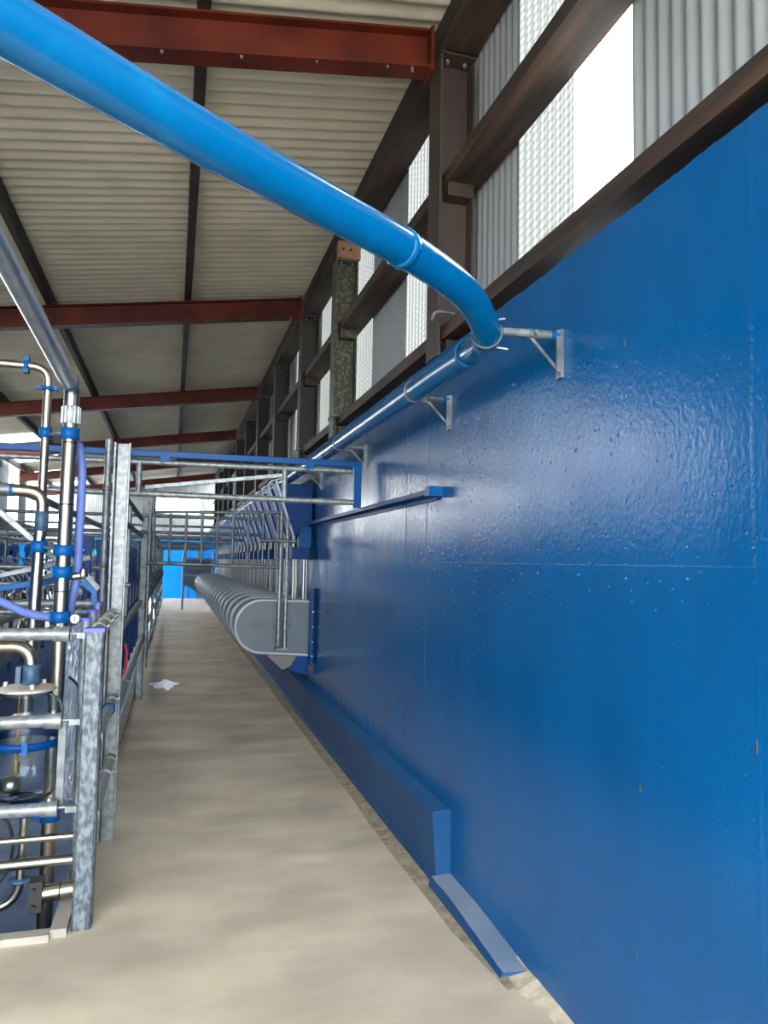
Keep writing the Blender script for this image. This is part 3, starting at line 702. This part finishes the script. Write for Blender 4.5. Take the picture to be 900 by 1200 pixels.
b = MB(); b.cyl((-.665, 4.1, 1.8), (-.69, 4.1, .6), .029, 20); obj('riser', b, STEELD, t)
b = MB(); b.lathe([(.029, 0), (.034, .004), (.034, .10), (.029, .105)], (-.662, 4.1, 1.73), (0, 0, 1), 20); obj('rubber_sleeve', b, CLAMPD, t, 'worn blue rubber sleeve')
b = MB(); ring(b, (-.81, 4.1, 1.939), (1, 0, 0), .031, .008, .004, 20); obj('blue_ring', b, CLAMP, t)
t = thing('upper_clamp_pair', 'two blue pipe clamps joined by a thin rod near the top of the risers', 'pipe clamp', (-.58, YP, 2.2))
b = MB(); clamp(b, -.521, 2.215, .035, h=.028); obj('clamp', b, CLAMP, t)
b = MB(); clamp(b, -.682, 2.26, .022, 4.2, h=.026); obj('clamp', b, CLAMP, t)
b = MB(); b.cyl((-.655, 4.17, 2.25), (-.56, 3.93, 2.222), .009, 8); obj('rod', b, GALV, t)
t = thing('middle_clamp_pair', 'two blue pipe clamps joined by a thin rod at eye height on the risers', 'pipe clamp', (-.58, YP, 1.6))
b = MB(); clamp(b, -.523, 1.632, .035, h=.026); obj('clamp', b, CLAMP, t)
b = MB(); clamp(b, -.669, 1.65, .030, 4.1, h=.03); obj('clamp', b, CLAMP, t)
b = MB(); b.cyl((-.635, 4.07, 1.648), (-.555, 3.92, 1.635), .008, 8); obj('rod', b, GALV, t)
for z, lb in ((1.525, 'single blue clamp on the widest riser just below the clamp pair'), (1.305, 'large blue clamp on the widest riser just above the top front rail'), (.36, 'dark blue clamp on the widest riser below the receiver jar')):
    b = MB(); clamp(b, -.525, z, .035, h=.028); b.box(-.60 if z == .36 else -.575, -.555, YP-.02, YP+.02, z-.02, z+.02); tag(obj('pipe_clamp', b, CLAMP), lb, 'pipe clamp')
# lavender hoses
b = MB(); b.tube(smooth([(-.49, 3.99, 2.18), (-.475, 3.98, 2.12), (-.462, 3.97, 2.0), (-.463, 3.97, 1.7), (-.465, 3.97, 1.5), (-.485, 3.97, 1.38), (-.495, 3.98, 1.25)], 6), .0215, 14)
tag(obj('lavender_hose', b, HOSE), 'lavender rubber hose tied vertically behind the widest riser pipe', 'hose')
b = MB(); b.tube(smooth([(-1.3, 4.1, 1.33), (-1.0, 4.08, 1.385), (-.84, 4.05, 1.375), (-.70, 4.03, 1.315), (-.56, 4.02, 1.29), (-.50, 4.02, 1.30)], 6), .0215, 14)
tag(obj('lavender_hose', b, HOSE), 'lavender rubber hose curving level to the left behind the riser pipes', 'hose')
t = thing('pressure_gauge', 'small round white dial gauge beside the top front rail', 'gauge', (-.455, 3.92, 1.28))
b = MB(); b.lathe([(.001, .012), (.022, .012), (.026, .01), (.026, -.012), (.001, -.012)], (-.455, 3.90, 1.295), (-.1, -1, 0), 20); obj('case', b, STEELD, t)
b = MB(); b.lathe([(.0005, .0130), (.020, .0128)], (-.455, 3.90, 1.295), (-.1, -1, 0), 20); b2 = MB(); obj('dial', b, WHITE, t)
b = MB(); b.box(-.457, -.453, 3.884, 3.8865, 1.285, 1.31); obj('needle', b, RUB, t)
# valve assembly
t = thing('valve_assembly', 'small pipe valve with pale lever and blue bracket right of the widest riser', 'valve', (-.44, 4.0, 1.4))
b = MB(); b.cyl((-.50, 3.93, 1.50), (-.43, 3.93, 1.51), .018, 12); b.lathe([(.02, 0), (.024, .01), (.016, .04)], (-.43, 3.93, 1.50), (0, 0, 1), 12, True); obj('valve_body', b, STEELD, t)
b = MB(); b.bar((-.43, 3.93, 1.525), (-.36, 3.95, 1.44), .02, .028); obj('lever', b, GALV, t)
b = MB(); b.prism([(-.43, 3.955, 1.50), (-.365, 3.955, 1.43), (-.365, 3.955, 1.36), (-.39, 3.955, 1.36), (-.39, 3.955, 1.42), (-.44, 3.955, 1.46)], (0, .012, 0)); obj('bracket', b, BLUEP, t)
# square bars crossing behind the risers
for k, (p0, p1, w_, mt, lb) in enumerate([((-1.0, 4.3, 1.92), (-.55, 4.38, 1.52), .034, GALV, 'pale square bar sloping down to the right behind the riser pipes'),
        ((-1.3, 4.4, 1.40), (-.46, 4.5, 1.60), .03, GALVD, 'grey square bar sloping up to the right behind the riser pipes'),
        ((-1.6, 4.3, 1.30), (-.60, 4.35, 1.475), .035, BLUEP, 'blue square bar sloping gently up behind the riser pipes')]):
    b = MB(); b.bar(p0, p1, w_, w_); tag(obj('brace_bar', b, mt), lb, 'bar')
for k, (y, z, x1, r) in enumerate(((4.6, 1.33, -.42, .026), (5.2, 1.42, -.27, .014), (5.2, 1.24, -.46, .02), (6.0, 1.52, -.5, .016))):
    b = MB(); b.cyl((-2.4, y, z), (x1, y, z), r, 12)
    if k == 0: b.tube([(x1-.06, y, z), (x1, y, z), (x1+.03, y, z)], [.031, .031, .008], 14)
    tag(obj('pit_cross_pipe', b, GALV), ['thick grey pipe with tapered end', 'thin tube at elbow height', 'medium steel tube', 'thin dark tube']['0123'.index(str(k))]+' crossing the pit, %s behind the risers' % ['closest', 'second', 'third', 'fourth'][k], 'pipe', 'pipes crossing the pit')

# ---------------------------------------------------------------- glass receiver jar
JX, JY = -.622, 3.70
t = thing('receiver_jar', 'large clear glass milk receiver jar with cast lid hanging behind the front rails', 'glass jar', (JX, JY, .5))
outer = [(.104, .988), (.112, .964), (.142, .94), (.158, .90), (.163, .84), (.163, .613), (.156, .556), (.132, .522), (.066, .508), (.001, .506)]
inner = [(r-.004 if r > .01 else .001, z+(.005 if z < .55 else 0)) for r, z in outer][::-1]
b = MB(); b.lathe(outer+inner+[outer[0]], (JX, JY, 0), (0, 0, 1), 40); obj('glass_body', b, GLASS, t)
b = MB(); b.lathe([(.001, 1.014), (.11, 1.004), (.125, .996), (.125, .989), (.112, .984), (.001, .984)], (JX, JY, 0), (0, 0, 1), 36)
obj('lid', b, LID, t)
for k in range(3):
    a = .9+k*2.1; b = MB(); b.cyl((JX+.095*math.cos(a), JY+.095*math.sin(a), 1.0), (JX+.095*math.cos(a), JY+.095*math.sin(a), 1.024), .011, 8); obj('lid_bolt', b, LID, t)
b = MB(); b.lathe([(.032, 1.012), (.039, 1.016), (.039, 1.10), (.032, 1.105)], (JX+.015, JY, 0), (0, 0, 1), 20); b.box(JX-.047, JX-.026, JY-.03, JY+.01, 1.02, 1.095); obj('rubber_coupling', b, CLAMPD, t)
b = MB(); b.tube(bend([(-1.5, JY, 1.187), (JX+.01, JY, 1.187), (JX+.015, JY, 1.01)], .105, 10), .030, 20); obj('inlet_elbow', b, STEEL, t)
b = MB(); b.lathe([(.1635, .745), (.168, .745), (.168, .78), (.1635, .78)], (JX, JY, 0), (0, 0, 1), 36); obj('strap', b, NAVY, t)
b = MB(); b.box(JX+.02, JX+.043, JY-.178, JY-.163, .736, .79); obj('strap_clip', b, CLAMP, t)
b = MB(); b.cyl((JX-.03, JY, .60), (JX-.03, JY, .99), .005, 8); b.cyl((JX-.03, JY, .62), (JX-.03, JY, .67), .015, 10); obj('level_probe', b, BRASS, t)
b = MB(); b.lathe([(.001, .53), (.04, .53), (.045, .55), (.04, .59), (.001, .60)], (JX-.05, JY+.02, 0), (0, 0, 1), 16); obj('float', b, STEELD, t)
b = MB(); b.lathe([(.028, .475), (.07, .49), (.075, .503), (.047, .505), (.028, .506)], (JX+.02, JY, 0), (0, 0, 1), 24); b.cyl((JX+.02, JY, .42), (JX+.02, JY, .49), .03, 16); obj('outlet_collar', b, NAVY, t)
b = MB(); b.tube(bend([(JX+.02, JY, .47), (JX+.01, JY, .035), (-.9, JY, .01)], .11, 10), .0195, 16); obj('outlet_pipe', b, STEELD, t)
b = MB(); b.lathe([(.02, .13), (.042, .135), (.046, .145), (.02, .15)], (JX+.012, JY, 0), (0, 0, 1), 18); obj('outlet_ring', b, CLAMPD, t)
b = MB(); b.box(-.455, -.425, 3.507, 3.516, .50, .90)
tag(obj('strap_bar', b, GALVD), 'flat grey strap bar hanging between middle and lowest front rails', 'bar')
for k, (pts, lb) in enumerate([([(-.80, 3.8, .40), (-.70, 3.8, .38), (-.665, 3.8, .25), (-.70, 3.8, .12), (-.80, 3.8, .04)], 'black cable looping at the lower left behind the front rails'),
        ([(-.82, 3.85, .05), (-.70, 3.85, .14), (-.64, 3.85, .2), (-.62, 3.85, .24)], 'black cable rising to the outlet pipe under the jar'),
        ([(-.48, 3.98, 1.0), (-.44, 4.0, .95), (-.42, 4.0, .85), (-.41, 3.9, .80)], 'black cable beside the corner post below the top rail')]):
    b = MB(); b.tube(smooth(pts, 6), .007, 8); tag(obj('black_cable', b, RUB), lb, 'cable')
# crinkled clear plastic wrap behind the jar
b = MB(); n, mm_ = 26, 40; vs = []
for i in range(n+1):
    for j in range(mm_+1):
        u = i/n; v = j/mm_; vs.append((-.56+.12*u, 4.35+.22*u+random.uniform(-.018, .018), .25+.95*v))
b.add(vs, [(i*(mm_+1)+j, (i+1)*(mm_+1)+j, (i+1)*(mm_+1)+j+1, i*(mm_+1)+j+1) for i in range(n) for j in range(mm_)])
tag(obj('foil_wrap', b, mat('crinkled_silver_film', (224, 232, 242), .25, .35)), 'crinkled silvery film wrap hanging behind the jar and corner post', 'plastic wrap')

# ---------------------------------------------------------------- milking units down the pit
def unit(x, y, s, label, group):
    t = thing('milking_unit', label, 'milking unit', (x, y, .9), group)
    b = MB(); b.bar((x, y, 1.62), (x-.38*s, y-.12, 1.38), .03, .035); obj('swing_arm', b, GALV, t)
    b = MB(); b.bar((x, y, .0), (x, y, 1.75), .05, .05); obj('arm_post', b, NAVY, t)
    c = Vector((x-.36*s, y-.12, 1.12))
    b = MB(); b.lathe([(.001, -.05), (.04, -.045), (.055, 0), (.045, .03), (.001, .045)], c, (0, 0, 1), 14); obj('claw_bowl', b, STEEL, t)
    for k in range(4):
        a = PI/4+k*PI/2; q = c+Vector((.07*math.cos(a), .07*math.sin(a), .03))
        b = MB(); b.tube([q, q+Vector((.02*math.cos(a), .02*math.sin(a), -.07)), q+Vector((.02*math.cos(a), .02*math.sin(a), -.20))], [.012, .02, .022], 10); obj('teat_cup', b, STEELD, t)
    b = MB(); b.tube(smooth([c+Vector((0, 0, .04)), c+Vector((.03, 0, .18)), c+Vector((.14*s, .04, .30)), (x, y, 1.30), (x+.03*s, y, .9)], 5), .013, 8); obj('milk_hose', b, HOSEC, t)
    b = MB(); b.tube(smooth([c+Vector((.02, .02, .04)), c+Vector((-.03, .03, .26)), c+Vector((.10*s, .05, .44)), (x, y+.02, 1.55)], 5), .011, 8); obj('pulse_hose', b, HOSE, t)
    b = MB(); b.box(x-.035, x+.035, y-.04, y+.04, 1.66, 1.76); obj('control_box', b, NAVY, t)
    return t
for s, x, q in ((1, -.62, 'right'), (-1, -2.15, 'left')):
    u0 = None
    for i in range(16):
        lb = 'milking cluster on the %s side of the pit, %s' % (q, nth(i)); gp = 'milking clusters on the %s side' % q
        if i == 0: u0 = unit(x, 5.9, s, lb, gp)
        else: dup(u0, (0, .9*i, 0), lb, gp)
for k, (x, z, r, mt, lb) in enumerate([(-1.4, 1.05, .04, STEELD, 'long stainless milk line running down the middle of the pit'), (-1.25, .8, .05, GALV, 'long galvanised vacuum pipe low in the pit'),
        (-.9, 2.0, .03, GALVD, 'long overhead tube above the right side of the pit'), (-1.9, 2.0, .03, GALVD, 'long overhead tube above the left side of the pit')]):
    b = MB(); b.cyl((x, 4.9, z), (x, 29, z), r, 12); tag(obj('pit_line_pipe', b, mt), lb, 'pipe')

# ---------------------------------------------------------------- far end
t = thing('exit_gate', 'small galvanised gate with grey sheet panels at the far end of the walkway', 'gate', (.35, 24.0, 0))
for x in (.32, 1.25):
    b = MB(); b.cyl((x, 24, 0), (x, 24, 1.75), .035, 10); obj('post', b, GALV, t)
for z in (1.62, 1.32, 1.08):
    b = MB(); b.cyl((.32, 24, z), (1.25, 24, z), .028, 10); obj('rail', b, GALV, t)
b = MB(); b.box(.36, 1.2, 23.98, 24.0, 1.12, 1.58); obj('sheet_panel', b, PANEL, t)
b = MB(); b.prism([(.36, 23.98, 1.05), (1.2, 23.98, 1.05), (1.2, 23.98, .7), (.75, 23.98, .55), (.5, 23.98, .75), (.36, 23.98, .75)], (0, .02, 0)); obj('lower_panel', b, PANEL, t)
b = MB(); b.box(.95, 1.10, YE-.02, YE-.001, 0, 2.15); b.box(.60, .63, YE-.03, YE-.001, 0, 2.42)
struct('door_1', b, GALVD)
